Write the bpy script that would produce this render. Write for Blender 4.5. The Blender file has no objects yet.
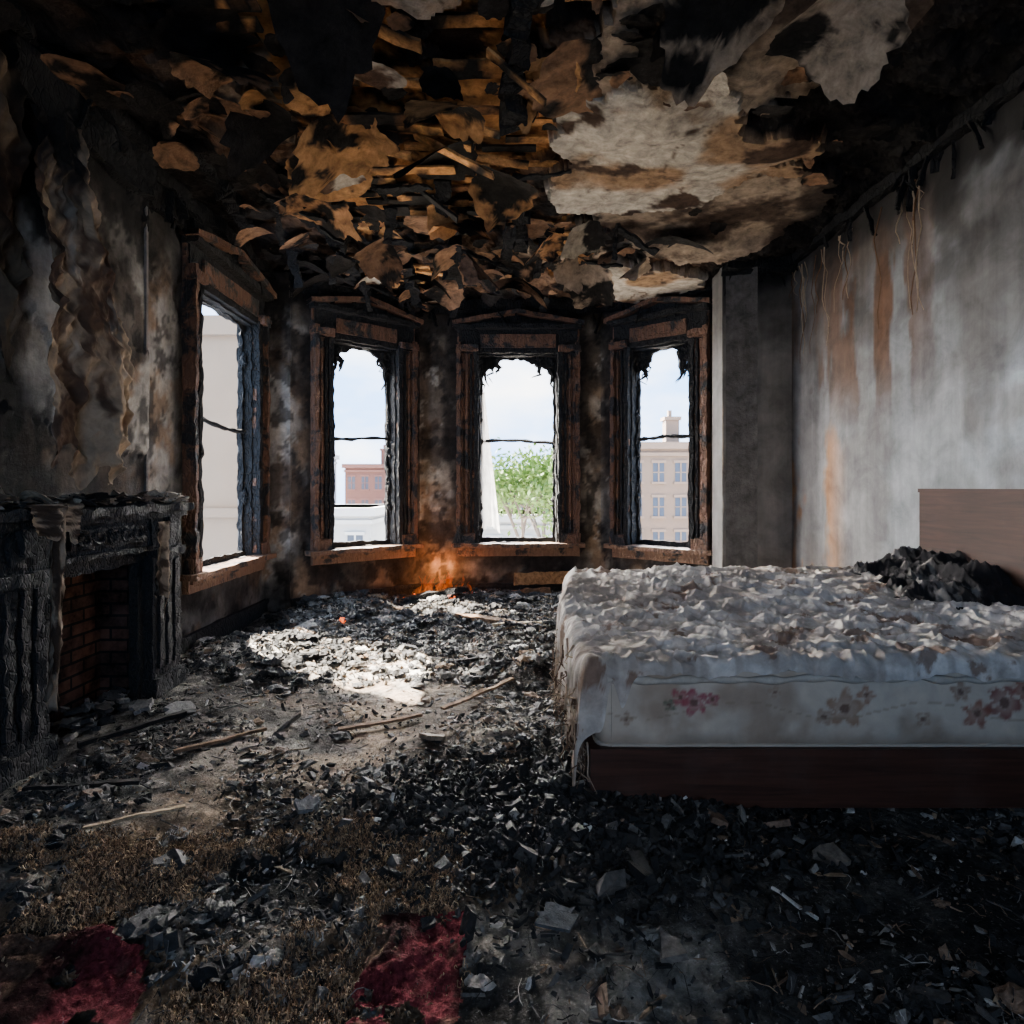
import bpy, numpy as np, math
from mathutils import Vector, Matrix
rng=np.random.default_rng(7)
H=3.39
# ------------------------------------------------------------ noise
def h3(ix,iy,iz,s):
    n=(ix*374761393+iy*668265263+iz*1274126177+s*974634777)&0xffffffff
    n=((n^(n>>13))*1274126177)&0xffffffff
    n=n^(n>>16)
    return n/4294967295.
def vn(x,y,z,s=0):
    x,y,z=np.broadcast_arrays(np.asarray(x,float),np.asarray(y,float),np.asarray(z,float))
    fx=np.floor(x);fy=np.floor(y);fz=np.floor(z)
    ix=fx.astype(np.int64);iy=fy.astype(np.int64);iz=fz.astype(np.int64)
    tx=x-fx;ty=y-fy;tz=z-fz
    tx=tx*tx*(3-2*tx);ty=ty*ty*(3-2*ty);tz=tz*tz*(3-2*tz)
    r=0
    for a in (0,1):
        wa=tx if a else 1-tx
        for b in (0,1):
            wb=ty if b else 1-ty
            for c in (0,1):
                wc=tz if c else 1-tz
                r=r+wa*wb*wc*h3(ix+a,iy+b,iz+c,s)
    return r
def fbm(x,y,z=0,s=0,o=5,g=.5):
    x=np.asarray(x,float);y=np.asarray(y,float);z=np.asarray(z,float)
    r=0;a=1;t=0
    for i in range(o):
        k=2.03**i
        r=r+a*vn(x*k+i*7.3,y*k+i*3.1,z*k+i*5.7,s+i*13);t+=a;a*=g
    return r/t
def ridge(x,y,z=0,s=0,o=3):
    r=0;a=1;t=0
    for i in range(o):
        k=2.0**i
        r=r+a*(1-np.abs(2*vn(x*k+i*3.3,y*k,z*k,s+i*11)-1));t+=a;a*=.5
    return r/t
def ss(a,b,x):
    t=np.clip((x-a)/(b-a),0,1);return t*t*(3-2*t)
def pip(px,py,poly):
    inside=np.zeros(np.shape(px),bool);n=len(poly);j=n-1
    for i in range(n):
        xi,yi=poly[i];xj,yj=poly[j]
        c=((yi>py)!=(yj>py))&(px<(xj-xi)*(py-yi)/((yj-yi)+1e-12)+xi)
        inside^=c;j=i
    return inside
def lerp(a,b,t):
    t=np.asarray(t)[...,None];return a*(1-t)+np.asarray(b,float)*t
# ------------------------------------------------------------ materials
class NT:
    def __init__(s,name):
        s.m=bpy.data.materials.new(name);s.m.use_nodes=True;s.t=s.m.node_tree
        s.t.nodes.clear();s.out=s.n('ShaderNodeOutputMaterial')
    def n(s,ty,**k):
        nd=s.t.nodes.new(ty)
        for a,b in k.items(): setattr(nd,a,b)
        return nd
    def l(s,a,b): s.t.links.new(a,b)
    def coord(s,scale=(1,1,1)):
        tc=s.n('ShaderNodeTexCoord');mp=s.n('ShaderNodeMapping');s.l(tc.outputs['Object'],mp.inputs[0])
        mp.inputs['Scale'].default_value=scale;return mp.outputs[0]
    def noise(s,vec,sc,det=6,ro=.6,dist=0):
        nd=s.n('ShaderNodeTexNoise');s.l(vec,nd.inputs['Vector'])
        nd.inputs['Scale'].default_value=sc;nd.inputs['Detail'].default_value=det
        nd.inputs['Roughness'].default_value=ro;nd.inputs['Distortion'].default_value=dist
        return nd.outputs['Fac']
    def vor(s,vec,sc,feature='F1',out='Distance'):
        nd=s.n('ShaderNodeTexVoronoi',feature=feature);s.l(vec,nd.inputs['Vector']);nd.inputs['Scale'].default_value=sc
        return nd.outputs[out]
    def ramp(s,f,stops):
        r=s.n('ShaderNodeValToRGB');s.l(f,r.inputs[0]);e=r.color_ramp.elements
        while len(e)<len(stops): e.new(.5)
        for i,(p,c) in enumerate(stops):
            e[i].position=p
            if not hasattr(c,'__len__'): c=(c,c,c)
            e[i].color=(*c,1)
        return r.outputs[0]
    def mix(s,f,a,b,bl='MIX'):
        m=s.n('ShaderNodeMix',data_type='RGBA',blend_type=bl)
        for sock,v in ((m.inputs[0],f),(m.inputs[6],a),(m.inputs[7],b)):
            if isinstance(v,(tuple,list)): sock.default_value=(*v,1) if len(v)==3 else v
            elif isinstance(v,(int,float)): sock.default_value=v
            else: s.l(v,sock)
        return m.outputs[2]
    def math(s,op,a,b=0):
        m=s.n('ShaderNodeMath',operation=op)
        for sock,v in ((m.inputs[0],a),(m.inputs[1],b)):
            if isinstance(v,(int,float)): sock.default_value=v
            else: s.l(v,sock)
        return m.outputs[0]
    def attr(s,name):
        a=s.n('ShaderNodeAttribute');a.attribute_name=name;return a
    def bsdf(s,col,rough=.8,bump=None,bs=.5,bd=.02,spec=.3,**k):
        p=s.n('ShaderNodeBsdfPrincipled')
        for sock,v in ((p.inputs['Base Color'],col),(p.inputs['Roughness'],rough)):
            if isinstance(v,(tuple,list)): sock.default_value=(*v,1)
            elif isinstance(v,(int,float)): sock.default_value=v
            else: s.l(v,sock)
        p.inputs['Specular IOR Level'].default_value=spec
        if bump is not None:
            b=s.n('ShaderNodeBump');b.inputs['Strength'].default_value=bs;b.inputs['Distance'].default_value=bd
            s.l(bump,b.inputs['Height']);s.l(b.outputs[0],p.inputs['Normal'])
        s.l(p.outputs[0],s.out.inputs[0]);return p
def attrmat(name,sc=9,contrast=(.45,1.6),bs=.6,bd=.02,rough=.85,spec=.25,streak=None,speck=None,fine=60,transl=0):
    t=NT(name);c=t.coord();a=t.attr('Col').outputs['Color']
    n1=t.noise(c,sc,10,.68,.3)
    f=t.ramp(n1,[(.3,contrast[0]),(.7,contrast[1])])
    col=t.mix(1.0,a,f,'MULTIPLY')
    if streak:
        c2=t.coord((6,6,.35));n2=t.noise(c2,2,8,.6)
        col=t.mix(streak,col,t.ramp(n2,[(.3,.45),(.65,1.4)]),'MULTIPLY')
    if speck:
        nf=t.noise(c,fine*.6,4,.7)
        mk=t.ramp(nf,[(.60,0),(.66,1)])
        mk2=t.math('MULTIPLY',mk,speck[1])
        col=t.mix(mk2,col,speck[0])
    nb=t.noise(c,fine,6,.7);nb2=t.noise(c,sc*1.3,8,.7)
    h=t.math('ADD',t.math('MULTIPLY',nb,.35),nb2)
    p=t.bsdf(col,rough,h,bs,bd,spec)
    if transl:
        tl=t.n('ShaderNodeBsdfTranslucent');t.l(col,tl.inputs[0]);mx=t.n('ShaderNodeMixShader');mx.inputs[0].default_value=transl
        t.l(p.outputs[0],mx.inputs[1]);t.l(tl.outputs[0],mx.inputs[2]);t.l(mx.outputs[0],t.out.inputs[0])
    return t.m
M_wall=attrmat('burnt_plaster',7,(.45,1.55),.7,.025,.9,.15,streak=.35)
M_wallR=attrmat('scorched_plaster',3.5,(.6,1.4),.35,.012,.8,.2,streak=.3)
M_ceil=attrmat('burnt_ceiling',10,(.35,1.6),.9,.03,.95,.08)
M_floor=attrmat('ash_floor',22,(.25,1.9),1.0,.03,.9,.12,speck=((.34,.32,.29),.45),fine=110)
M_debris=attrmat('charred_debris_mat',40,(.4,1.6),.7,.01,.75,.25)
M_fiber=attrmat('horsehair_fiber',50,(.5,1.5),.2,.005,.9,.1)
M_cloth=attrmat('scorched_cloth',14,(.7,1.25),.5,.010,.95,.1,fine=120)
M_sheer=attrmat('sheer_sheet',14,(.8,1.2),.2,.004,.95,.1,fine=160,transl=.6)
M_print=attrmat('printed_ticking',10,(.85,1.1),.25,.006,.8,.2,fine=200)
M_rug=attrmat('burnt_rug',45,(.2,1.9),1,.03,1,.05,fine=160)
M_lath=attrmat('burnt_lath',25,(.35,1.6),.6,.01,.9,.1)
def charmat(name,brown=.0,bc=(.16,.065,.028),base=.012,vs=28,rough=.6,spec=.35):
    t=NT(name);c=t.coord();c2=t.coord((1,1,.45))
    n=t.noise(c,5,9,.65,.4);v=t.vor(c2,vs,'DISTANCE_TO_EDGE')
    blk=t.mix(t.noise(c,40,5,.7),(base*.5,base*.5,base*.5),(base*3.2,base*3.1,base*3))
    wood=t.mix(t.noise(t.coord((14,14,1.2)),3,6,.6),tuple(x*.35 for x in bc),tuple(x*1.8 for x in bc))
    f=t.ramp(n,[(.56-brown*.35,0),(.64-brown*.35,1)])
    col=t.mix(f,blk,wood) if brown>0 else blk
    h=t.math('ADD',t.ramp(v,[(0,0),(.12,1)]),t.noise(c,50,5,.7))
    t.bsdf(col,rough,h,.8,.012,spec);return t.m
M_char=charmat('char_black',rough=.85,spec=.15)
M_charc=charmat('char_black_dull',base=.009,rough=.95,spec=.08)
M_trim=charmat('scorched_trim_wood',.38,(.14,.068,.038))
M_trimL=charmat('scorched_trim_wood_light',.5,(.19,.10,.055))
M_fp=charmat('charred_mantel_iron',0,base=.014,vs=45,rough=.75,spec=.18)
def brick():
    t=NT('sooty_firebrick');tc=t.n('ShaderNodeTexCoord')
    sep=t.n('ShaderNodeSeparateXYZ');t.l(tc.outputs['Object'],sep.inputs[0])
    cb=t.n('ShaderNodeCombineXYZ');t.l(t.math('ADD',sep.outputs[1],sep.outputs[0]),cb.inputs[0]);t.l(sep.outputs[2],cb.inputs[1])
    b=t.n('ShaderNodeTexBrick');t.l(cb.outputs[0],b.inputs['Vector'])
    b.inputs['Scale'].default_value=1;b.inputs['Brick Width'].default_value=.2;b.inputs['Row Height'].default_value=.07
    b.inputs['Mortar Size'].default_value=.008
    b.inputs['Color1'].default_value=(.10,.045,.028,1);b.inputs['Color2'].default_value=(.045,.026,.02,1);b.inputs['Mortar'].default_value=(.012,.011,.01,1)
    n=t.noise(t.coord(),5,9,.7)
    t.bsdf(t.mix(1.,b.outputs[0],t.ramp(n,[(.40,.15),(.62,1.6)]),'MULTIPLY'),.9,b.outputs['Fac'],-.6,.01,.15);return t.m
M_brick=brick()
def wood(name,a,b,rough=.35,axis=(1,18,18),dustc=.25):
    t=NT(name);n=t.noise(t.coord(axis),2.5,8,.6,.6)
    dust=t.noise(t.coord(),4,8,.7)
    col=t.ramp(n,[(.3,a),(.7,b)])
    col=t.mix(t.ramp(dust,[(.5,0),(.8,dustc)]),col,(.1,.08,.07))
    t.bsdf(col,rough,n,.1,.004,.25);return t.m
M_mahog=wood('mahogany_frame',(.022,.010,.007),(.065,.026,.016),.5)
M_headb=wood('walnut_headboard',(.022,.010,.006),(.055,.024,.014),.7,(18,1,14),.08)
def simple(name,c,rough=.8,var=.3,sc=3,bs=.2):
    t=NT(name);n=t.noise(t.coord(),sc,6,.6)
    t.bsdf(t.mix(n,tuple(x*(1-var) for x in c),tuple(min(1,x*(1+var)) for x in c)),rough,n,bs,.02);return t.m
# ------------------------------------------------------------ mesh builder
class MB:
    def __init__(s): s.v=[];s.f=[];s.mi=[];s.c=[];s.k=0
    def add(s,v,f,mi=0,col=(.5,.5,.5)):
        v=np.asarray(v,float).reshape(-1,3)
        f=(np.asarray(f)+s.k).tolist() if isinstance(f,np.ndarray) else [[i+s.k for i in q] for q in f]
        s.v.append(v);s.f+=f;s.mi+=[mi]*len(f)
        c=np.asarray(col,float)
        s.c.append(np.broadcast_to(c,(len(v),3)) if c.ndim==1 else c.reshape(-1,3));s.k+=len(v)
    def make(s,name,mats,parent=None,smooth=False):
        me=bpy.data.meshes.new(name);V=np.concatenate(s.v);C=np.concatenate(s.c)
        me.from_pydata(V.tolist(),[],s.f)
        if not isinstance(mats,(list,tuple)): mats=[mats]
        for m in mats: me.materials.append(m)
        if len(mats)>1: me.polygons.foreach_set('material_index',np.array(s.mi,dtype=np.int32))
        a=me.color_attributes.new('Col','FLOAT_COLOR','POINT')
        a.data.foreach_set('color',np.concatenate([np.clip(C,0,1),np.ones((len(C),1))],1).astype(np.float32).ravel())
        if smooth: me.polygons.foreach_set('use_smooth',np.ones(len(s.f),bool))
        me.update();ob=bpy.data.objects.new(name,me);bpy.context.collection.objects.link(ob)
        if parent: ob.parent=parent
        return ob
def gf(nu,nv):
    i=np.arange(nu-1)[:,None]*nv+np.arange(nv-1)[None,:]
    return np.stack([i,i+nv,i+nv+1,i+1],-1).reshape(-1,4)
class FR:
    def __init__(s,A=(0,0),T=(1,0),N=None):
        s.A=np.array([A[0],A[1],0.]);s.T=np.array([T[0],T[1],0.])
        N=N or (T[1],-T[0]);s.N=np.array([N[0],N[1],0.])
    def __call__(s,u,n,z):
        u,n,z=np.broadcast_arrays(np.asarray(u,float),np.asarray(n,float),np.asarray(z,float))
        return s.A+u[...,None]*s.T+n[...,None]*s.N+z[...,None]*np.array([0,0,1.])
ID=FR((0,0),(1,0),(0,1))
def rough_it(P,rough,freq=9,seed=0):
    if rough<=0: return P
    x,y,z=P[...,0]*freq,P[...,1]*freq,P[...,2]*freq
    D=np.stack([fbm(x,y,z,seed+k*31,3)-.5 for k in range(3)],-1)*2
    return P+D*rough
def box(b,F,u0,u1,n0,n1,z0,z1,mi=0,cell=None,rough=0,col=(.5,.5,.5),freq=9,seed=0):
    L=[u1-u0,n1-n0,z1-z0];lo=[u0,n0,z0]
    cnt=[2 if not cell else int(min(70,max(2,abs(l)/cell+2))) for l in L]
    for ax in range(3):
        a,c=[i for i in range(3) if i!=ax]
        ga,gc=np.meshgrid(np.linspace(0,1,cnt[a]),np.linspace(0,1,cnt[c]),indexing='ij')
        for e in (0,1):
            co=[None]*3;co[ax]=np.full(ga.shape,lo[ax]+e*L[ax]);co[a]=lo[a]+ga*L[a];co[c]=lo[c]+gc*L[c]
            P=rough_it(F(*co),rough,freq,seed)
            b.add(P.reshape(-1,3),gf(cnt[a],cnt[c]),mi,col)
def bar(b,p,q,w,h,mi=0,cell=.05,rough=0,col=(.5,.5,.5),seed=0,up=(0,0,1)):
    p=np.array(p,float);q=np.array(q,float);d=q-p;L=np.linalg.norm(d);d/=L
    up=np.array(up,float);s=np.cross(d,up)
    if np.linalg.norm(s)<1e-3: s=np.cross(d,(1,0,0))
    s/=np.linalg.norm(s);u=np.cross(s,d)
    n=int(min(60,max(2,L/cell+2)));t=np.linspace(0,L,n)
    ring=[(-w/2,-h/2),(w/2,-h/2),(w/2,h/2),(-w/2,h/2)]
    P=np.stack([p+t[:,None]*d+a*s+c*u for a,c in ring],1)
    P=rough_it(P,rough,12,seed)
    f=[[i*4+k,i*4+(k+1)%4,(i+1)*4+(k+1)%4,(i+1)*4+k] for i in range(n-1) for k in range(4)]+[[0,1,2,3],[(n-1)*4+k for k in (3,2,1,0)]]
    b.add(P.reshape(-1,3),f,mi,col)
def tube(b,pts,r,mi=0,sides=6,col=(.5,.5,.5)):
    pts=np.array(pts,float);n=len(pts);r=np.broadcast_to(np.asarray(r,float),(n,))
    d=np.gradient(pts,axis=0);d/=np.linalg.norm(d,axis=1)[:,None]+1e-9
    ref=np.array([.31,.2,.93]);s=np.cross(d,ref);s/=np.linalg.norm(s,axis=1)[:,None]+1e-9;u=np.cross(s,d)
    a=np.linspace(0,2*np.pi,sides,endpoint=False)
    P=pts[:,None]+r[:,None,None]*(np.cos(a)[None,:,None]*s[:,None]+np.sin(a)[None,:,None]*u[:,None])
    f=[[i*sides+k,i*sides+(k+1)%sides,(i+1)*sides+(k+1)%sides,(i+1)*sides+k] for i in range(n-1) for k in range(sides)]
    b.add(P.reshape(-1,3),f,mi,col)
# ------------------------------------------------------------ walls
def wall_color(P,base,kind):
    x,y,z=P[...,0],P[...,1],P[...,2]
    n1=fbm(x*1.5,y*1.5,z*1.5,3,5);n2=fbm(x*4,y*4,z*4,9,5);n3=fbm(x*5,y*5,z*.8,17,4)
    C=np.zeros(P.shape)+np.array(base)
    if kind=='right':
        C=lerp(C,(.33,.37,.40),ss(.44,.58,n2)*.85*ss(4.0,2.9,y)*ss(.9,1.5,z)*ss(2.4,1.8,z))
        C=lerp(C,(.11,.10,.09),ss(.43,.60,n1)*.7)
        C=lerp(C,(.065,.058,.052),ss(.42,.6,n2)*ss(1.9,2.9,z)*.8)
        C=C*(1-.45*ss(1.9,2.9,z))[...,None]
        far=ss(3.5,4.4,y)
        rust=ss(.49,.55,n3)*far*ss(1.6,2.3,z)
        C=lerp(C,(.085,.038,.016),rust*.9)
        C=lerp(C,(.34,.14,.035),ss(.44,.52,fbm(x*3,y*3,z*1.5,23))*ss(4.8,5.2,y)*ss(2.0,1.6,z))
        C=lerp(C,(.06,.045,.035),ss(.42,.55,n1)*far*ss(2.0,2.7,z)*.7)
        C=lerp(C,(.12,.10,.085),ss(4.6,5.5,y)*.6)
        soot=ss(2.85,3.34,z+(n2-.5)*1.1)+ss(1.9,.4,y)*.8*ss(1.8,2.8,z)
        C=lerp(C,(.012,.011,.01),np.clip(soot,0,1)*.95)
    elif kind=='pier':
        C=lerp(C,(.10,.088,.075),ss(.42,.6,n1)*.7)
        C=lerp(C,(.012,.011,.01),ss(2.6,3.35,z+(n2-.5)*.8)*.95)
        C=lerp(C,(.02,.018,.016),ss(.5,.1,z))
    else:
        C=lerp(C,(.27,.165,.09),ss(.50,.60,n2)*.8)
        C=lerp(C,(.08,.06,.045),ss(.49,.58,n1)*.85)
        C=lerp(C,(.44,.39,.32),ss(.57,.61,fbm(x*5,y*5,z*5,47,6,.6))*.7)
        sp=ss(.56,.60,fbm(x*2.6,y*2.6,z*2.2,41))
        C=lerp(C,(.06,.04,.028),sp*.8)
        C=lerp(C,(.02,.018,.016),ss(.56,.60,fbm(x*7,y*7,z*5,53,6,.6))*.75)
        soot=ss(2.5,3.2,z+(n2-.5)*1.3)+ss(.65,.2,z+(n2-.5)*.9)*.8
        if kind=='left':
            soot=soot+ss(3.3,2.4,y+(n1-.5)*1.5)+ss(2.4,3.0,z+(n2-.5))*ss(4.4,3.6,y)
            soot=soot+ss(.60,.66,n1)*.5
        C=lerp(C,(.014,.013,.012),np.clip(soot,0,1)*.95)
    return C
def lin(stops,cell):
    out=[]
    for a,b2 in zip(stops[:-1],stops[1:]):
        n=max(2,int((b2-a)/cell)+2);out+=list(np.linspace(a,b2,n))[:-1]
    return np.array(out+[stops[-1]])
def wall(name,A,B,op=None,base=(.25,.22,.19),kind='bay',thick=.3,amp=.012,mat=None,cell=.025,zt=H+.03,ext=(0,0)):
    A=np.array(A,float);B=np.array(B,float);L=np.linalg.norm(B-A);T=(B-A)/L;F=FR(A,tuple(T))
    b=MB();e0,e1=-ext[0],L+ext[1];i0=-min(ext[0],.02);i1=L+min(ext[1],.02)
    us=[i0,i1] if not op else [i0,op[0],op[1],i1];zs=[0,zt] if not op else ([0]+([op[2]] if op[2]>0 else [])+[op[3],zt])
    U=lin(us,cell);Z=lin(zs,cell);u,z=np.meshgrid(U,Z,indexing='ij')
    P=F(u,0,z);n=fbm(P[...,0]*2.6,P[...,1]*2.6,P[...,2]*2.2,41)
    dsp=-ss(.56,.585,n)*amp*1.6+(fbm(P[...,0]*7,P[...,1]*7,P[...,2]*7,5)-.5)*amp
    P=P+dsp[...,None]*F.N
    f=gf(len(U),len(Z));WC=wall_color(P,base,kind)
    if op:
        cu=(U[:-1]+U[1:])/2;cz=(Z[:-1]+Z[1:])/2
        m=~((cu[:,None]>op[0])&(cu[:,None]<op[1])&(cz[None]>op[2])&(cz[None]<op[3])).reshape(-1)
        f=f[m]
        dist=np.hypot(np.maximum(np.maximum(op[0]-u,u-op[1]),0),np.maximum(np.maximum(op[2]-z,z-op[3]-.3),0))
        WC=lerp(WC,(.016,.014,.013),ss(.48,.24,dist+.35*(fbm(P[...,0]*6,P[...,1]*6,P[...,2]*2.5,57)-.5))*.85)
    b.add(P.reshape(-1,3),f,0,WC.reshape(-1,3))
    c=tuple(np.array(base)*.6);nf=-.025
    if op:
        box(b,F,e0,op[0],-thick,nf,0,zt,0,col=c);box(b,F,op[1],e1,-thick,nf,0,zt,0,col=c)
        if op[2]>0: box(b,F,op[0],op[1],-thick,nf,0,op[2],0,col=c)
        box(b,F,op[0],op[1],-thick,nf,op[3],zt,0,col=c)
    else: box(b,F,e0,e1,-thick,nf,0,zt,0,col=c)
    b.make(name,mat or M_wall,smooth=True);return F,L
ZS,ZT=.66,2.84
FL,_=wall('wall_left',(-2.37,-1.5),(-2.37,6.12),(6.22,7.32,ZS,ZT),(.36,.335,.30),'left',thick=.14,ext=(.1,.14))
wall('wall_left_return',(-2.37,6.12),(-2.12,6.12),None,(.34,.31,.27),'bay',ext=(.12,0))
FBL,_=wall('wall_bay_left',(-2.12,6.12),(-0.98,7.13),(.43,1.21,ZS,ZT),(.36,.30,.24),thick=.22,ext=(0,.2))
FBC,_=wall('wall_bay_center',(-0.98,7.13),(1.10,7.13),(.67,1.59,ZS,ZT),(.42,.34,.25),thick=.22,ext=(.2,.2))
FBR,_=wall('wall_bay_right',(1.10,7.13),(2.15,6.25),(.38,1.09,ZS,ZT),(.42,.34,.26),thick=.22,ext=(.2,.2))
wall('wall_bay_return',(2.15,6.25),(2.03,5.77),None,(.2,.18,.16),ext=(.2,0))
wall('wall_right_pier',(2.03,5.77),(2.67,5.77),None,(.19,.175,.155),'pier',mat=M_wallR,amp=.006,ext=(0,.2))
wall('wall_right',(2.67,5.77),(2.67,-1.5),None,(.205,.21,.21),'right',mat=M_wallR,amp=.006,ext=(.2,.2))
FRR,_=wall('wall_rear',(2.67,-1.5),(-2.37,-1.5),(1.6,3.4,.7,2.8),(.2,.19,.17),'pier',cell=.1,ext=(.2,.2))  # rear opening is made up, admits light from behind the camera
b=MB();F=FR((-2.25,1.9),(0,1),(1,0))
U=lin([0,.98,1.72,2.02],.025);Z=lin([0,.95,H-.02],.025);u,z=np.meshgrid(U,Z,indexing='ij')
P=F(u,0,z);n=fbm(P[...,1]*2.6,P[...,2]*2.2,0,77)
P=P+((-ss(.54,.57,n)*.02)+(fbm(P[...,1]*8,P[...,2]*8,0,5)-.5)*.015)[...,None]*F.N
cu=(U[:-1]+U[1:])/2;cz=(Z[:-1]+Z[1:])/2
m=~((cu[:,None]>.98)&(cu[:,None]<1.72)&(cz[None]<.95)).reshape(-1)
CC=wall_color(P,(.42,.39,.34),'bay')
y=P[...,1];zz=P[...,2]
CC=lerp(CC,(.012,.011,.01),ss(3.1,2.8,y+(fbm(y*3,zz*3,0,8)-.5)*.9)*.9)
CC=lerp(CC,(.012,.011,.01),ss(2.5,3.0,zz+(fbm(y*3,zz*3,0,9)-.5)*1.1)*.9)
b.add(P.reshape(-1,3),gf(len(U),len(Z))[m],0,CC.reshape(-1,3))
box(b,F,2.0,2.02,-.10,-.005,0,H-.02,col=(.2,.18,.16));box(b,F,0,.02,-.10,-.005,0,H-.02,col=(.05,.05,.05))
b.make('chimney_breast',M_wall,smooth=False)
# ------------------------------------------------------------ windows
def window(idx,F,uc,hw,cw=.26,seed=0,mats=None,z0=ZS,z1=ZT,hang=8,arch=.16,dp=.7):
    b=MB();R=dict(cell=.03,rough=.020,seed=seed,freq=14)
    R2=dict(cell=.04,rough=.008,seed=seed)
    for s in (-1,1):
        def uu(a,c): 
            p,q=uc+s*(hw+a),uc+s*(hw+c);return (min(p,q),max(p,q))
        box(b,F,*uu(0,cw),0.0,.035,z0-.04,z1+.3,0,**R2)
        for k in range(3):
            a=.065+k*.05
            if a+.03<cw: box(b,F,*uu(a,a+.026),.03,.062,z0+.12,z1-.02,0 if k else 1,**R2)
        box(b,F,*uu(cw-.045,cw),0,.10,z0-.04,z1+.1,0,**R)
        box(b,F,*uu(-.005,.045),-.02,.07,z0,z1+.02,1,**R)
        box(b,F,*uu(.03,cw+.01),.02,.085,z0-.02,z0+.11,0,**R2)
        box(b,F,*uu(.0,cw+.015),.02,.11,z1,z1+.07,0,**R)
        box(b,F,*uu(-.02,.01),-.30*dp,0,z0,z1,1,**R)
        box(b,F,*uu(-.05,-.01),-.21*dp,-.165*dp,z0,z1,1,**R)
    w=hw+cw
    box(b,F,uc-hw-.02,uc+hw+.02,-.30*dp,0,z1-.03,z1,1,**R)
    box(b,F,uc-w+.02,uc+w-.02,.0,.05,z1-.01,z1+.3,1,**R)
    box(b,F,uc-hw+.03,uc+hw-.03,.05,.07,z1+.05,z1+.2,0,**R2)
    box(b,F,uc-w-.02,uc+w+.02,.0,.13,z1+.26,z1+.31,1,**R)
    n=15;u=np.linspace(-w-.05,w+.05,n);zt=z1+.33+.13*(1-np.abs(u)/(w+.05))
    V=[]
    for i in range(n):
        for nn,z in ((0,zt[i]-.035),(.15,zt[i]-.035),(.15,zt[i]+.01),(0,zt[i]+.01)): V.append(F(uc+u[i],nn,z))
    V=rough_it(np.array(V),.014,9,seed)
    b.add(V,[[i*4+k,i*4+(k+1)%4,(i+1)*4+(k+1)%4,(i+1)*4+k] for i in range(n-1) for k in range(4)],0)
    V=[]
    for i in range(n): V+= [F(uc+u[i],.04,z1+.28),F(uc+u[i],.04,zt[i])]
    b.add(np.array(V),[[2*i,2*i+1,2*i+3,2*i+2] for i in range(n-1)],1)
    n=61;u=np.linspace(-hw,hw,n);t=np.abs(u)/hw
    za=z1-.03-arch*t**2.6*1.5-.15*np.maximum(0,fbm(u*11,0,0,seed,4)-.35)*(1 if hang else .1)
    V=[]
    for i in range(n):
        for nn,z in ((-.19*dp,za[i]),(-.14*dp,za[i]),(-.14*dp,z1),(-.19*dp,z1)): V.append(F(uc+u[i],nn,z))
    V=rough_it(np.array(V),.012,14,seed)
    b.add(V,[[i*4+k,i*4+(k+1)%4,(i+1)*4+(k+1)%4,(i+1)*4+k] for i in range(n-1) for k in range(4)],1)
    zm=z0+1.17
    r=np.random.default_rng(seed)
    q=[F(a,-.175*dp,zm+.02*math.sin(a*5+seed)) for a in np.linspace(uc-hw,uc+hw,14)]
    tube(b,rough_it(np.array(q),.014,12,seed),.013+.014*r.random(14),1,6)
    box(b,F,uc-hw,uc+hw,-.20*dp,-.14*dp,z0,z0+.05,1,**R)
    for k in range(hang):
        sd=r.choice([-1,1]);a=uc+sd*hw*(1-.5*r.random()**1.4);l=r.uniform(.08,.42)
        p=[F(a+r.normal(0,.006)*i,-.17*dp+.006*i,z1-.05-l*i/7) for i in range(8)]
        tube(b,rough_it(np.array(p),.018,15,k),np.array([.05,.045,.035,.04,.03,.025,.015,.004])*r.uniform(.4,1.1),1,6)
    for k in range(18 if hang else 6):
        sd=r.choice([-1,1]);zz_=r.uniform(z0,z1);a=uc+sd*(hw-.025)
        p=[F(a+r.normal(0,.01),-.15*dp+r.normal(0,.01),zz_+.04*i) for i in range(5)]
        tube(b,rough_it(np.array(p),.012,15,k),np.array([.004,.02,.028,.02,.004])*r.uniform(.6,1.3),1,6)
    box(b,F,uc-w-.06,uc+w+.06,-.02,.14,z0-.045,z0,2,**R2)
    box(b,F,uc-hw,uc+hw,-.33*dp,-.02,z0-.045,z0,1,**R2)
    box(b,F,uc-w,uc+w,0,.05,z0-.15,z0-.045,2,**R2)
    box(b,F,uc-w+.02,uc+w-.02,0,.075,z0-.085,z0-.045,2,**R2)
    ob=b.make('window_%d'%idx,mats or [M_trim,M_char,M_trimL])
    pl=bpy.data.lights.new('window_portal','AREA');pl.shape='RECTANGLE';pl.size=2*hw;pl.size_y=z1-z0;pl.cycles.is_portal=True
    o=bpy.data.objects.new('portal',pl);bpy.context.collection.objects.link(o)
    N=Vector(F.N);c=Vector(F(uc,-.34*dp-.02,(z0+z1)/2))
    o.matrix_world=Matrix.Translation(c)@(N).to_track_quat('-Z','Y').to_matrix().to_4x4();o.parent=ob
    return ob
window(1,FL,6.77,.55,.17,seed=1,arch=.05,hang=0,dp=.45)
window(2,FBL,.82,.39,.22,seed=2,arch=.12)
window(3,FBC,1.13,.46,.24,seed=3,arch=.2,hang=9)
window(4,FBR,.735,.355,.2,seed=4,arch=.2,hang=22)
window(5,FRR,2.5,.9,.2,seed=5,z0=.7,z1=2.8,hang=0,arch=.01)  # unseen window behind the camera, added for front fill light
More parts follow.
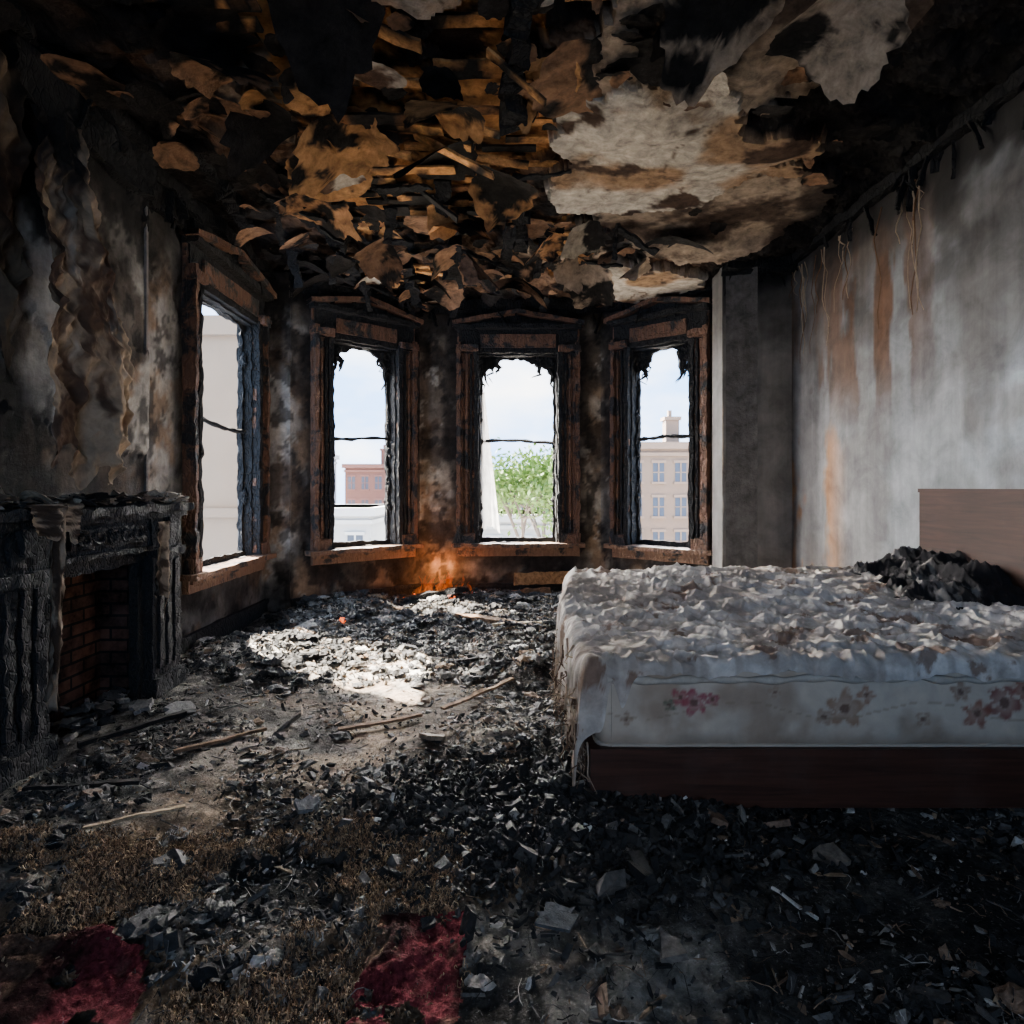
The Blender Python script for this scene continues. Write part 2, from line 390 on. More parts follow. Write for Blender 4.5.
# ------------------------------------------------------------ ceiling
CR=[(.35,3.31),(.50,3.26),(.94,3.15),(1.27,3.35),(1.76,3.58),(1.88,4.02),(1.61,4.44),(1.11,4.76),(.30,4.68),(.33,3.73)]
def ceil_masks(x,y):
    wx=x+(fbm(x*3,y*3,0,61,6,.6)-.5)*.6;wy=y+(fbm(x*3,y*3,0,62,6,.6)-.5)*.6
    cream=pip(wx,wy,CR)
    cream|=((wx-1.35)/.6)**2+((wy-6.1)/.5)**2<1
    cream|=((wx+.6)/.5)**2+((wy-2.45)/.22)**2<1
    grey=(((wx-1.1)/.75)**2+((wy-2.8)/.6)**2<1)|(((wx-1.6)/.8)**2+((wy-4.7)/.8)**2<1)|(((wx-.55)/.55)**2+((wy-5.5)/.5)**2<1)|(((wx+1.45)/.3)**2+((wy-3.3)/.5)**2<1)
    n=fbm(x*1.5,y*1.1,0,63,6,.6)
    reg=ss(-1.75,-1.2,x)*ss(1.25,.6,x)*ss(1.9,2.4,y)*ss(6.9,6.2,y)
    orange=(n*reg>.43)
    return cream,grey&~cream,orange&~cream
def sag(x,y): return -.10*ss(.45,.75,fbm(x*1.1,y*1.1,0,69,3))
X=lin([-2.6,2.9],.02);Y=lin([-1.7,1.2,7.4],.02);x,y=np.meshgrid(X,Y,indexing='ij')
cr,gr,og=ceil_masks(x,y)
z=H+.06+.12*(fbm(x*3,y*3,0,71)-.5)+.16*(fbm(x*8,y*8,0,72,4,.6)-.5)
z=np.where(cr,H-.03+.02*(fbm(x*4,y*4,0,73)-.5),z);z=np.where(gr,H-.01+.04*(fbm(x*4,y*4,0,74)-.5),z);z=np.where(og,H+.09+.03*(fbm(x*9,y*9,0,75)-.5),z)
z=z+sag(x,y)
C=np.zeros(x.shape+(3,))+np.array([.014,.012,.011])
C=lerp(C,(.12,.07,.042),ss(.48,.60,fbm(x*3,y*3,0,76))*ss(2.0,1.5,x)*ss(-2.1,-1.5,x))
C=np.where(og[...,None],lerp(np.zeros(C.shape)+np.array([.44,.20,.065]),(.02,.012,.008),ss(.46,.56,fbm(x*4,y*4,0,77,6,.6))),C)
C=np.where(gr[...,None],lerp(np.zeros(C.shape)+np.array([.25,.19,.135]),(.06,.04,.028),ss(.40,.58,fbm(x*3,y*3,0,78,6,.6))),C)
cc=lerp(np.zeros(C.shape)+np.array([.40,.355,.29]),(.24,.15,.085),ss(.45,.60,fbm(x*2.2,y*2.2,0,79)))
cc=lerp(cc,(.05,.03,.02),ss(.60,.66,fbm(x*4,y*4,0,80)))
cc=lerp(cc,(.08,.05,.03),(np.abs(fbm(x*1.3,y*1.3,0,81,4)-.5)<.004)*.8)
C=np.where(cr[...,None],cc,C)
C=lerp(C,(.012,.011,.01),ss(1.9,2.4,x+.5*(fbm(x*2,y*2,0,82)-.5))*.9)
b=MB();b.add(np.stack([x,y,z],-1).reshape(-1,3),gf(len(X),len(Y)),0,C.reshape(-1,3))
box(b,ID,-2.75,3.0,-1.85,7.6,H+.24,H+.36,0,col=(.02,.02,.02))
ceil=b.make('ceiling',M_ceil)
def owood(P,base,seed):
    n=fbm(P[...,0]*4,P[...,1]*4,P[...,2]*6,seed,5,.6)
    return lerp(np.zeros(P.shape)+np.array(base),(.014,.012,.01),ss(.49,.57,n))
b=MB()
yy=1.9
while yy<6.9:
    xx=-1.8+rng.uniform(0,.3)
    while xx<1.1:
        L=rng.uniform(.15,.55)
        c0,_,o=ceil_masks(np.array([xx+L/2]),np.array([yy]))
        if not c0[0] and (rng.random()<(.68 if o[0] else .10)):
            t=rng.random()
            col=(.60,.30,.11) if t<.35 else (.42,.20,.07) if t<.65 else (.24,.11,.045) if t<.8 else (.018,.015,.013)
            if not o[0] and rng.random()<.6: col=(.016,.014,.013)
            s0=float(sag(xx,yy));zz=H+.05+s0+rng.normal(0,.015);d=rng.normal(0,.012);tl=abs(rng.normal(0,.10)) if rng.random()<.18 else 0
            bar(b,(xx,yy,zz),(xx+L,yy+d,zz-tl),rng.uniform(.06,.095),.014,0,.04,.010,col,int(rng.integers(99)))
            P=b.v[-1];b.c[-1]=owood(P,col,5)
        xx+=L+rng.uniform(0,.06)
    yy+=.095
b.make('ceiling_laths',M_lath,ceil)
b=MB()
for xj in (-1.95,-1.45,-.95,-.45,.1):
    y0=rng.uniform(1.6,2.6)
    while y0<6.6:
        L=rng.uniform(.4,1.4)
        if rng.random()<.7: bar(b,(xj+rng.normal(0,.03),y0,H+.03),(xj+rng.normal(0,.08),y0+L,H+.0-abs(rng.normal(0,.03))),.10,.12,0,.03,.06,seed=int(rng.integers(99)))
        y0+=L+rng.uniform(.2,.8)
for k in range(40):
    a=rng.uniform(-1.9,.9);c=rng.uniform(4.0,6.8);an=rng.uniform(-.5,.5)+(1.57 if rng.random()<.6 else 0);L=rng.uniform(.15,.5)
    m=ceil_masks(np.array([a]),np.array([c]))
    if m[0][0]: continue
    bar(b,(a,c,H-rng.uniform(0,.05)),(a+L*math.cos(an),c+L*math.sin(an),H-rng.uniform(.02,.28)),rng.uniform(.03,.09),.02,0,.03,.035,seed=k)
b.make('ceiling_joists',M_charc,ceil)
b=MB()
def flake(b,c,r,tilt,yaw,col,seed,th=.012):
    r_=np.random.default_rng(seed);n=r_.integers(9,15);a=np.sort(r_.uniform(0,2*np.pi,n));rr=r*r_.uniform(.6,1.15,n)
    p=np.stack([rr*np.cos(a),rr*np.sin(a)*r_.uniform(.5,.9),np.zeros(n)],-1)
    ct,st=math.cos(tilt),math.sin(tilt);cy,sy=math.cos(yaw),math.sin(yaw)
    Rm=np.array([[cy,-sy,0],[sy,cy,0],[0,0,1]])@np.array([[1,0,0],[0,ct,-st],[0,st,ct]])
    top=p@Rm.T+c;bot=(p+[0,0,-th])@Rm.T+c
    f=[list(range(n)),list(range(2*n-1,n-1,-1))]+[[i,(i+1)%n,n+(i+1)%n,n+i] for i in range(n)]
    b.add(np.concatenate([top,bot]),f,0,col)
def curled(b,c,r,curl,tilt,yaw,col,seed,N=13,rg=.5):
    r_=np.random.default_rng(seed)
    R_=np.linspace(0,1,N);A_=np.linspace(0,2*np.pi,3*N);rr,aa=np.meshgrid(R_,A_,indexing='ij')
    ed=1-rg*fbm(np.cos(aa)*2.2,np.sin(aa)*2.2,0,seed,5,.65)*1.3+rg*.3
    px=rr*ed*np.cos(aa)*r;py=rr*ed*np.sin(aa)*r*r_.uniform(.5,1)
    pz=-curl*((px/r+.3)**2)*r*.6+.10*r*(fbm(px/r*2.5,py/r*2.5,0,seed+3,3)-.5)
    P=np.stack([px,py,pz],-1)
    ct,st=math.cos(tilt),math.sin(tilt);cy,sy=math.cos(yaw),math.sin(yaw)
    Rm=np.array([[cy,-sy,0],[sy,cy,0],[0,0,1]])@np.array([[1,0,0],[0,ct,-st],[0,st,ct]])
    P=P@Rm.T+c
    b.add(P.reshape(-1,3),gf(N,3*N),0,owood(P,col,7).reshape(-1,3) if max(col)<.4 else lerp(np.zeros(P.shape)+np.array(col),(.1,.06,.04),ss(.5,.6,fbm(P[...,0]*6,P[...,1]*6,0,9))).reshape(-1,3))
k=0
while k<230:
    a=rng.uniform(-2.1,2.3);c=rng.uniform(1.8,6.9)
    m=ceil_masks(np.array([a]),np.array([c]));w=.5 if m[2][0] else (.08 if m[0][0] else .6)
    if a>1.5 and rng.random()<.8: continue
    if rng.random()>w: continue
    t=rng.random();col=(.42,.37,.30) if m[0][0] or (t<.05) else (.39,.20,.08) if t<.45 and m[2][0] else (.20,.11,.06) if t<.6 else (.02,.017,.015)
    tl=rng.normal(0,.2);r=min(.36,math.exp(rng.normal(-2.1,.5)))
    curled(b,np.array([a,c,H-.02+float(sag(a,c))]),r,rng.uniform(-.2,1.1),tl,rng.uniform(0,6.28),col,k)
    k+=1
# large hanging sheets of plaster in front of the bay
for k,(a,c,r,tl,col) in enumerate([(.15,5.9,.32,.7,(.22,.13,.075)),(.5,5.4,.30,-.6,(.26,.19,.13)),(.85,5.9,.28,.8,(.30,.22,.15)),(.3,5.1,.26,.5,(.39,.2,.09)),(-.2,5.5,.3,-.7,(.08,.05,.035)),(-.7,5.8,.28,.6,(.03,.025,.02)),(-1.1,5.2,.3,-.5,(.12,.065,.035)),(.65,4.9,.22,.5,(.34,.28,.2)),(1.15,5.5,.26,.5,(.26,.19,.13)),(-.35,4.6,.3,.4,(.36,.17,.07)),(-1.3,4.4,.3,-.35,(.36,.18,.08)),(.0,4.1,.28,.35,(.3,.15,.06)),(-.9,3.6,.34,.3,(.39,.2,.08)),(-.3,3.2,.34,-.3,(.36,.18,.07)),(-1.35,2.9,.3,.3,(.2,.11,.06)),(1.45,2.7,.34,-.2,(.28,.22,.16)),(.9,2.45,.34,.25,(.25,.18,.12))]):
    curled(b,np.array([a,c,H-.05-.14*abs(tl)]),r,1.0,tl,k*1.3,col,800+k,22,.55)
b.make('ceiling_plaster_flakes',M_ceil,ceil)
b=MB()
def cornice(A,B,seed,drop=.16,dens=8,sz=1.):
    A=np.array(A,float);B=np.array(B,float);L=np.linalg.norm(B-A);F=FR(A,tuple((B-A)/L))
    box(b,F,0,L,0,.11*sz,H-.07*sz,H+.05,0,cell=.04,rough=.06*sz,seed=seed,freq=7)
    box(b,F,0,L,0,.06*sz,H-drop,H-.05,0,cell=.04,rough=.045*sz,seed=seed+3,freq=7)
    r=np.random.default_rng(seed)
    for k in range(int(L*dens)):
        u=r.uniform(0,L);l=r.uniform(.05,.26);p=F(u,r.uniform(.02,.12)*sz,H-.08*sz)
        bar(b,p,p+np.array([r.normal(0,.05)*sz,r.normal(0,.05),-l]),r.uniform(.015,.06),.012,0,.04,.02,seed=k)
cornice((-2.37,3.9),(-2.37,6.1),1,.22);cornice((-2.25,1.2),(-2.25,3.9),2,.3)
cornice((-2.12,6.12),(-.98,7.13),3,.12);cornice((-.98,7.13),(1.1,7.13),4,.12);cornice((1.1,7.13),(2.15,6.25),5,.12)
cornice((2.03,5.77),(2.67,5.77),6,.12);cornice((2.67,5.77),(2.67,2.0),8,.05,9,.5)
b.make('trim_cornice',M_charc)
b=MB();r_=np.random.default_rng(12)
for k in range(22):
    yy=r_.uniform(3.9,5.7);l=r_.uniform(.15,.9);n=9;i=np.arange(n)
    px=2.655-.03*np.abs(np.sin(i*.7+k))-.004;py=yy+np.cumsum(r_.normal(0,.018,n));pz=H-.12-l*i/(n-1)
    tube(b,np.stack([px,py,pz],-1),np.linspace(.006,.0025,n)*r_.uniform(.5,1.2),0,5,(.24,.18,.12) if k%3 else (.10,.055,.03))
b.make('peeling_wall_strips',M_cloth)
b=MB()
def bb(A,B,h=.2,seed=0):
    A=np.array(A,float);B=np.array(B,float);L=np.linalg.norm(B-A);F=FR(A,tuple((B-A)/L));box(b,F,0,L,0,.03,0,h,0,cell=.05,rough=.012,seed=seed);box(b,F,0,L,0,.045,h-.04,h,0,cell=.05,rough=.012,seed=seed)
bb((-2.37,3.98),(-2.37,6.12));bb((-2.12,6.12),(-.98,7.13));bb((-.98,7.13),(1.1,7.13));bb((1.1,7.13),(2.15,6.25))
b.make('trim_baseboard',M_char)
# ------------------------------------------------------------ floor
PILES=[(.25,2.25,.5,.10),(-1.6,3.2,.5,.06),(-1.9,4.6,.45,.12),(-1.8,2.2,.5,.06),(1.1,1.8,.7,.05),(-.35,6.75,.5,.12),(-1.6,6.2,.5,.15),(1.0,6.5,.7,.14),(.2,4.1,.3,.12),(-.05,3.1,.35,.05),(-.5,2.4,.25,.05),(.1,5.2,.4,.06),(-.6,5.6,.3,.05)]
def floor_h(x,y):
    x=np.asarray(x,float);y=np.asarray(y,float)
    h=.02+.05*(fbm(x*1.6,y*1.6,0,101,4)-.35)
    for a,c,r,k in PILES: h=h+k*np.exp(-((x-a)**2+(y-c)**2)/(r*r))
    path=np.exp(-((x+.65)/.45)**2-((y-3.7)/1.1)**2)
    cl=ss(.42,.6,fbm(x*2.3,y*2.3,0,107,3))
    h=h+(1-.85*path)*(.055*(ridge(x*4,y*4,0,103,3)-.5)+(.03+.06*cl)*(fbm(x*12,y*12,0,105,4,.62)-.4))
    return np.maximum(h,.0)
RUGS=[[(-1.85,1.0),(-.82,1.0),(-.86,1.5),(-.98,1.70),(-1.3,1.68),(-1.85,1.72)],[(-.38,1.0),(-.12,1.0),(-.10,1.76),(-.36,1.79)]]
X=lin([-2.5,2.8],.016);Y=lin([-1.6,1.0,7.3],.016);x,y=np.meshgrid(X,Y,indexing='ij')
z=floor_h(x,y)
n2=fbm(x*2.2,y*2.2,0,111);n5=fbm(x*6,y*6,0,115)
C=np.zeros(x.shape+(3,))+np.array([.045,.041,.037])
C=lerp(C,(.16,.14,.12),ss(.46,.60,n2)*.9)
C=lerp(C,(.24,.22,.19),ss(.54,.62,n5)*.7)
C=lerp(C,(.15,.10,.06),ss(.45,.58,fbm(x*2.5,y*2.5,0,112))*ss(2.9,2.1,y)*ss(.4,-.1,x))
path=np.exp(-((x+.65)/.55)**2-((y-3.7)/1.3)**2)
C=lerp(C,(.26,.195,.14),np.clip(path*1.4,0,1)*ss(.33,.5,fbm(x*4,y*4,0,113)))
C=lerp(C,(.55,.50,.43),ss(.40,.52,fbm(x*5,y*5,0,114))*ss(.2,-.3,x)*ss(3.9,4.3,y)*ss(6.2,5.7,y)*.9)  # pale ash; sun patch brightness is also put into the colour
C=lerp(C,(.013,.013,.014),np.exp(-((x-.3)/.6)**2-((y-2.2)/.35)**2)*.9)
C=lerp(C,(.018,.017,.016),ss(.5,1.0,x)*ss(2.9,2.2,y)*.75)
C=lerp(C,(.02,.019,.018),ss(.5,.42,fbm(x*3,y*3,0,117))*.7)
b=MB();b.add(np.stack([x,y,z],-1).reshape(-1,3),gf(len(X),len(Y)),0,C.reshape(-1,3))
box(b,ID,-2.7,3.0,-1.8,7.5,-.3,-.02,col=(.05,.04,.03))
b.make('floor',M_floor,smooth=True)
# ------------------------------------------------------------ debris
def inrug(x,y):
    return pip(x,y,RUGS[0])|pip(x,y,RUGS[1])
def allowed(x,y):
    ok=(x>-2.30)&(x<2.60)&(y>.9)&(y<7.0)
    ok&=~((x<-2.0)&(y<4.02)&(y>2.5))
    ok&=~((x<-2.2)&(y<4.02))
    ok&=~((x>.55)&(y>2.6)&(y<3.8))
    ok&=~((x<-.98)&(y>6.12+(x+2.12)*.886-.1))&~((x<-2.12)&(y>6.05))
    ok&=~((x>1.1)&(y>7.13-(x-1.1)*.838-.1))&~((x>2.0)&(y>5.7))
    return ok
def scatter(n,dens=None):
    x=rng.uniform(-2.33,2.63,n*4);y=.95+(rng.random(n*4)**1.4)*6.1
    m=allowed(x,y)&(~inrug(x,y)|(rng.random(n*4)<.2))
    if dens is not None: m&=rng.random(len(x))<dens(x,y)
    return x[m][:n],y[m][:n]
def rotm(ax,ay,az):
    cx,sx,cy,sy,cz,sz=np.cos(ax),np.sin(ax),np.cos(ay),np.sin(ay),np.cos(az),np.sin(az)
    R=np.zeros((len(ax),3,3))
    R[:,0,0]=cz*cy;R[:,0,1]=cz*sy*sx-sz*cx;R[:,0,2]=cz*sy*cx+sz*sx
    R[:,1,0]=sz*cy;R[:,1,1]=sz*sy*sx+cz*cx;R[:,1,2]=sz*sy*cx-cz*sx
    R[:,2,0]=-sy;R[:,2,1]=cy*sx;R[:,2,2]=cy*cx
    return R
PAL=np.array([[.012,.012,.012],[.022,.021,.02],[.045,.042,.04],[.085,.08,.074],[.15,.14,.125],[.30,.275,.245],[.13,.085,.055],[.19,.13,.08],[.48,.45,.41]])
def pick(n,p): return PAL[rng.choice(len(PAL),n,p=np.array(p)/sum(p))]*rng.uniform(.7,1.3,(n,1))
b=MB()
sg=np.array([[-1,-1,-1],[1,-1,-1],[1,1,-1],[-1,1,-1],[-1,-1,1],[1,-1,1],[1,1,1],[-1,1,1]],float)
bf=np.array([[0,3,2,1],[4,5,6,7],[0,1,5,4],[1,2,6,5],[2,3,7,6],[3,0,4,7]])
def chips(x,y,size,aspect,flat,tilt,cols,lift=0):
    n=len(x);s=size
    dim=np.stack([s*aspect,s*rng.uniform(.4,1,n),s*flat],-1)
    V=sg[None]*dim[:,None]*(1+rng.uniform(-.45,.35,(n,8,3)))
    R=rotm(rng.normal(0,tilt,n),rng.normal(0,tilt,n),rng.uniform(0,6.28,n))
    V=np.einsum('nij,nkj->nki',R,V)
    V+=np.stack([x,y,floor_h(x,y)+lift+dim[:,2]*.5],-1)[:,None]
    f=(bf[None]+np.arange(n)[:,None,None]*8).reshape(-1,4)
    b.add(V.reshape(-1,3),f,0,np.repeat(cols,8,0))
pathd=lambda x,y:(1-.85*np.exp(-((x+.65)/.5)**2-((y-3.7)/1.1)**2))*(.15+.85*ss(.40,.58,fbm(x*2.3,y*2.3,0,107,3)))
x,y=scatter(34000,pathd);n=len(x)
chips(x,y,np.exp(rng.normal(-5.35,.5,n)),rng.uniform(.8,2.4,n),rng.uniform(.15,.6,n),.5,pick(n,[9,9,7,5,4,2.2,2.5,2.5,.7]),rng.uniform(0,.006,n))
x,y=scatter(3300,pathd);n=len(x)
chips(x,y,np.exp(rng.normal(-4.65,.35,n)),rng.uniform(.8,2.2,n),rng.uniform(.08,.35,n),.4,pick(n,[10,9,7,4,2.5,1,2,1.5,.35]))
x,y=scatter(1300);n=len(x)
chips(x,y,np.full(n,.004)*rng.uniform(.4,1.5,n),rng.uniform(4,12,n),rng.uniform(.2,.6,n),.12,pick(n,[8,7,5,3,2,1,4,4,.4]),.005)
x=rng.normal(.25,.38,9000);y=rng.normal(2.25,.22,9000);m=allowed(x,y);x,y=x[m],y[m];n=len(x)
chips(x,y,np.exp(rng.normal(-4.95,.45,n)),rng.uniform(.8,2,n),rng.uniform(.2,.7,n),.7,pick(n,[14,9,3,2,.6,.1,.2,.1,.05]),rng.uniform(0,.03,n))
x=rng.uniform(-2.1,.8,5200);y=rng.uniform(4.0,6.8,5200);m=allowed(x,y);x,y=x[m],y[m];n=len(x)
chips(x,y,np.exp(rng.normal(-4.9,.5,n)),rng.uniform(.8,2,n),rng.uniform(.15,.5,n),.5,pick(n,[7,6,4,4,4,4,3,2,2.2]),.005)
NG=9;g=np.linspace(-1,1,NG);gu,gv=np.meshgrid(g,g,indexing='ij');q=gf(NG,NG)
def scraps(x,y,ls,sd_,pal,hgt=.8):
    for i in range(len(x)):
        s=np.exp(rng.normal(ls,sd_));a=rng.uniform(0,6.28);sd=int(rng.integers(9999))
        rad_=1-.35*(gu**2*gv**2)-.5*fbm(np.arctan2(gv,gu)*1.2,0,0,sd,3)*np.maximum(abs(gu),abs(gv))
        px=gu*s*rad_*rng.uniform(.8,1.5);py=gv*s*rad_
        pz=(ridge(gu*1.5,gv*1.5,0,sd,3)*.7+.15*rng.uniform(-1,1)*gu-.25*np.maximum(abs(gu),abs(gv)))*s*hgt+.004
        X2=x[i]+px*math.cos(a)-py*math.sin(a);Y2=y[i]+px*math.sin(a)+py*math.cos(a)
        b.add(np.stack([X2,Y2,float(floor_h(x[i],y[i]))+pz],-1).reshape(-1,3),q,0,pick(1,pal)[0])
x,y=scatter(800,pathd);scraps(x,y,-3.35,.4,[9,8,7,6,3,1,2.5,1.3,.3])
x=rng.uniform(-2.2,.6,600);y=rng.uniform(3.9,6.9,600);m=allowed(x,y);scraps(x[m],y[m],-3.0,.35,[11,10,7,5,3,1.6,2,1,.6],1.2)
debris=b.make('charred_debris',M_debris)
def fibres(name,x,y,L,w,cols,mat,lift=.01,curl=1.2,parent=None):
    n=len(x);S=6;b=MB();a=rng.uniform(0,6.28,n);k=rng.normal(0,curl,n)
    px,py=x.copy(),y.copy();V=np.zeros((n,S,2,3));h0=rng.uniform(0,lift,n)
    for i in range(S):
        wz=np.stack([-np.sin(a),np.cos(a)],-1)*w
        hz=floor_h(px,py)+h0+.006+.014*np.sin(i/(S-1)*np.pi)*rng.uniform(0,1,n)
        for e,sg_ in ((0,-1),(1,1)):
            V[:,i,e,0]=px+sg_*wz[:,0];V[:,i,e,1]=py+sg_*wz[:,1];V[:,i,e,2]=hz+e*w
        px=px+np.cos(a)*L/S;py=py+np.sin(a)*L/S;a=a+k/S*2+rng.normal(0,.25,n)
    base=np.arange(n)[:,None]*S*2
    f=np.stack([np.stack([base[:,0]+i*2,base[:,0]+i*2+1,base[:,0]+i*2+3,base[:,0]+i*2+2],-1) for i in range(S-1)],1).reshape(-1,4)
    b.add(V.reshape(-1,3),f,0,np.repeat(cols,S*2,0));return b.make(name,mat,parent)
x=rng.uniform(-2.1,.3,90000);y=rng.uniform(1.2,2.6,90000)
fm=fbm(x*4,y*4,0,131,5,.6)*ss(.35,-.2,x)*ss(2.7,2.1,y)
m=(fm>.54)&(~inrug(x,y)|(rng.random(len(x))<.10))&allowed(x,y);x,y=x[m][:18000],y[m][:18000];n=len(x)
FC=np.array([[.26,.17,.10],[.15,.095,.058],[.36,.255,.155],[.06,.042,.03]])
fibres('carpet_padding_fibres',x,y,rng.uniform(.012,.038,n),.0012,FC[rng.integers(0,4,n)]*rng.uniform(.7,1.3,(n,1)),M_fiber,.02,2.8,debris)
x,y=scatter(5000);n=len(x)
fibres('scorched_straw',x,y,rng.uniform(.02,.12,n),.0010,pick(n,[4,4,4,3,4,2,3,3,.5]),M_fiber,.02,.8,debris)
b=MB()
def rugpiece(poly,seed):
    poly=np.array(poly);x=np.arange(poly[:,0].min()-.05,poly[:,0].max()+.05,.007);y=np.arange(poly[:,1].min()-.05,poly[:,1].max()+.05,.007)
    x,y=np.meshgrid(x,y,indexing='ij');wx=x+(fbm(x*9,y*9,0,seed,6,.6)-.5)*.12;wy=y+(fbm(x*9,y*9,0,seed+1,6,.6)-.5)*.12
    ins=pip(wx,wy,poly);f=gf(*x.shape);keep=ins.reshape(-1)[f].all(1)&(fbm(x*9,y*9,0,seed+4,4).reshape(-1)[f[:,0]]<.66)
    z=floor_h(x,y)+.022+.012*fbm(x*30,y*30,0,seed+2,2)
    C=lerp(np.zeros(x.shape+(3,))+np.array([.155,.03,.038]),(.045,.018,.017),ss(.42,.60,fbm(x*6,y*6,0,seed+3)))
    C=lerp(C,(.17,.11,.075),ss(.56,.63,fbm(x*8,y*8,0,seed+9))*.6)
    b.add(np.stack([x,y,z],-1).reshape(-1,3),f[keep],0,C.reshape(-1,3))
rugpiece(RUGS[0],201);rugpiece(RUGS[1],211)
b.make('burnt_rug',M_rug)
def G(x,y,dz=.02): return (x,y,float(floor_h(x,y))+dz)
b=MB();tan=(.34,.26,.17);br=(.15,.095,.06);bk=(.02,.018,.017)
for p,q,w,h,c in [((-1.50,2.12),(-1.22,2.36),.016,.010,tan),((-.35,3.45),(.05,3.85),.03,.012,br),((-.85,3.15),(-.45,3.35),.03,.012,br),((-.55,4.3),(-.1,4.5),.03,.02,bk),
    ((-.45,5.7),(.30,5.5),.10,.03,br),((-.1,5.35),(.40,5.62),.05,.03,tan),((.80,1.86),(.88,1.74),.008,.006,(.5,.47,.42)),((-2.0,2.9),(-1.7,3.3),.03,.02,bk),
    ((-1.7,4.2),(-1.3,4.5),.04,.03,bk),((-1.9,2.45),(-1.5,2.55),.025,.015,bk),((-1.5,2.8),(-1.2,3.1),.02,.015,br),((0.1,6.4),(1.1,6.75),.07,.05,bk)]:
    bar(b,G(*p),G(*q),w,h,0,.03,.012,c,int(rng.integers(99)))
b.make('burnt_timber',M_lath,debris)
b=MB()
bar(b,(0.10,6.93,.27),(1.05,6.98,.30),.05,.13,0,.04,.02,(.34,.17,.075),3);bar(b,(.0,6.92,.10),(.5,6.8,.16),.06,.08,0,.04,.02,(.16,.09,.05),4)
b.make('fallen_panel_board',M_lath)
b=MB()
flake(b,np.array([.14,1.69,float(floor_h(.14,1.69))+.05]),.06,.25,.3,(.05,.057,.063),5,.01)
b.make('slate_tile',M_debris)
b=MB()
for i,(a,c,r,col) in enumerate([(1.09,2.02,.08,(.13,.11,.09)),(.75,2.2,.08,(.14,.09,.06)),(.95,2.16,.06,(.15,.10,.07)),(.42,1.62,.06,(.10,.09,.08)),(-.75,2.35,.06,(.15,.15,.15)),(-.55,2.5,.05,(.13,.13,.13)),(-1.0,4.3,.07,(.35,.33,.3)),(-2.0,3.4,.08,(.22,.20,.18)),(-1.75,3.35,.09,(.18,.17,.16)),(-.35,3.0,.07,(.17,.135,.1)),(-1.1,5.6,.10,(.4,.37,.33)),(-1.75,5.4,.12,(.35,.32,.28))]):
    flake(b,np.array([a,c,float(floor_h(a,c))+.035]),r,.3+.1*(i%3),i*1.7,col,300+i,.02)
b.make('fallen_plaster',M_debris,debris)
# ------------------------------------------------------------ fireplace
fp=bpy.data.objects.new('fireplace',None);bpy.context.collection.objects.link(fp)
b=MB();R=dict(cell=.025,rough=.014,freq=18)
XF=-2.07;XB=-2.235
for (y0,y1) in ((2.50,2.82),(3.64,3.96)):
    box(b,ID,XB,XF,y0,y1,0,1.12,**R)
    box(b,ID,XB,XF+.03,y0-.01,y1+.01,0,.17,**R)
    m=(y0+y1)/2
    for k in (-1,0,1): box(b,ID,XF,XF+.018,m+k*.085-.025,m+k*.085+.025,.22,.86,**R)
    box(b,ID,XF-.01,XF+.03,y0,y1,.88,.93,**R)
    box(b,ID,XF-.01,XF+.02,m-.09,m+.09,.96,1.09,**R)
    box(b,ID,XF,XF+.045,m-.05,m+.05,1.0,1.12,**R)
box(b,ID,XB,XF-.01,2.80,3.70,.94,1.14,**R)
box(b,ID,XF-.02,XF+.02,2.84,3.62,.935,.96,**R)
box(b,ID,XF-.02,XF+.012,2.95,3.55,.99,1.09,**R)
for k in range(5):
    u=np.linspace(0,2*np.pi,11);c=3.03+k*.11
    tube(b,rough_it(np.array([(XF+.015,c+.04*math.cos(a),1.04+.03*math.sin(a)) for a in u]),.010,20,k),.010,0,5)
box(b,ID,XB,XF-.05,2.82,2.88,0,.95,**R);box(b,ID,XB,XF-.05,3.58,3.64,0,.95,**R);box(b,ID,XB,XF-.05,2.86,3.6,.86,.95,**R)
b.make('surround',M_fp,fp)
b=MB()
box(b,ID,XB,XF+.03,2.46,3.985,1.12,1.155,cell=.03,rough=.014);box(b,ID,XB,XF+.065,2.42,3.995,1.155,1.20,cell=.03,rough=.024,freq=12)
b.make('mantel_shelf',M_fp,fp)
b=MB()
box(b,ID,-2.34,-2.33,2.86,3.64,0,.97);box(b,ID,-2.34,XF-.1,2.87,2.90,0,.95);box(b,ID,-2.34,XF-.1,3.57,3.61,0,.95);box(b,ID,-2.34,XF-.1,2.89,3.61,.88,.93)
b.make('firebox',M_brick,fp)
b=MB()
for k in range(70):
    c=2.92+.64*rng.random();flake(b,np.array([-2.17+rng.normal(0,.05),c,.03+.14*rng.random()]),rng.uniform(.02,.07),rng.normal(0,.6),k,(.03,.028,.026) if k%3 else (.15,.13,.11),k+50,.02)
b.make('firebox_rubble',M_debris,fp)
b=MB()
for k in range(150):
    a=rng.uniform(XB+.03,XF+.05);c=rng.uniform(2.46,3.95);t=rng.random()
    flake(b,np.array([a,c,1.215+rng.uniform(0,.03)]),rng.uniform(.02,.07),rng.normal(0,.5),rng.uniform(0,6),(.02,.018,.017) if t<.4 else (.14,.10,.07) if t<.75 else (.36,.31,.25),k+900,.006)
for k in range(55):
    curled(b,np.array([rng.uniform(XB+.04,XF+.04),rng.uniform(2.5,3.9),1.25]),rng.uniform(.04,.11),rng.uniform(.5,1.5),rng.normal(0,.4),rng.uniform(0,6.28),(.16,.11,.075) if k%2 else (.36,.29,.21),k+700,7)
b.make('mantel_debris',M_debris,fp)
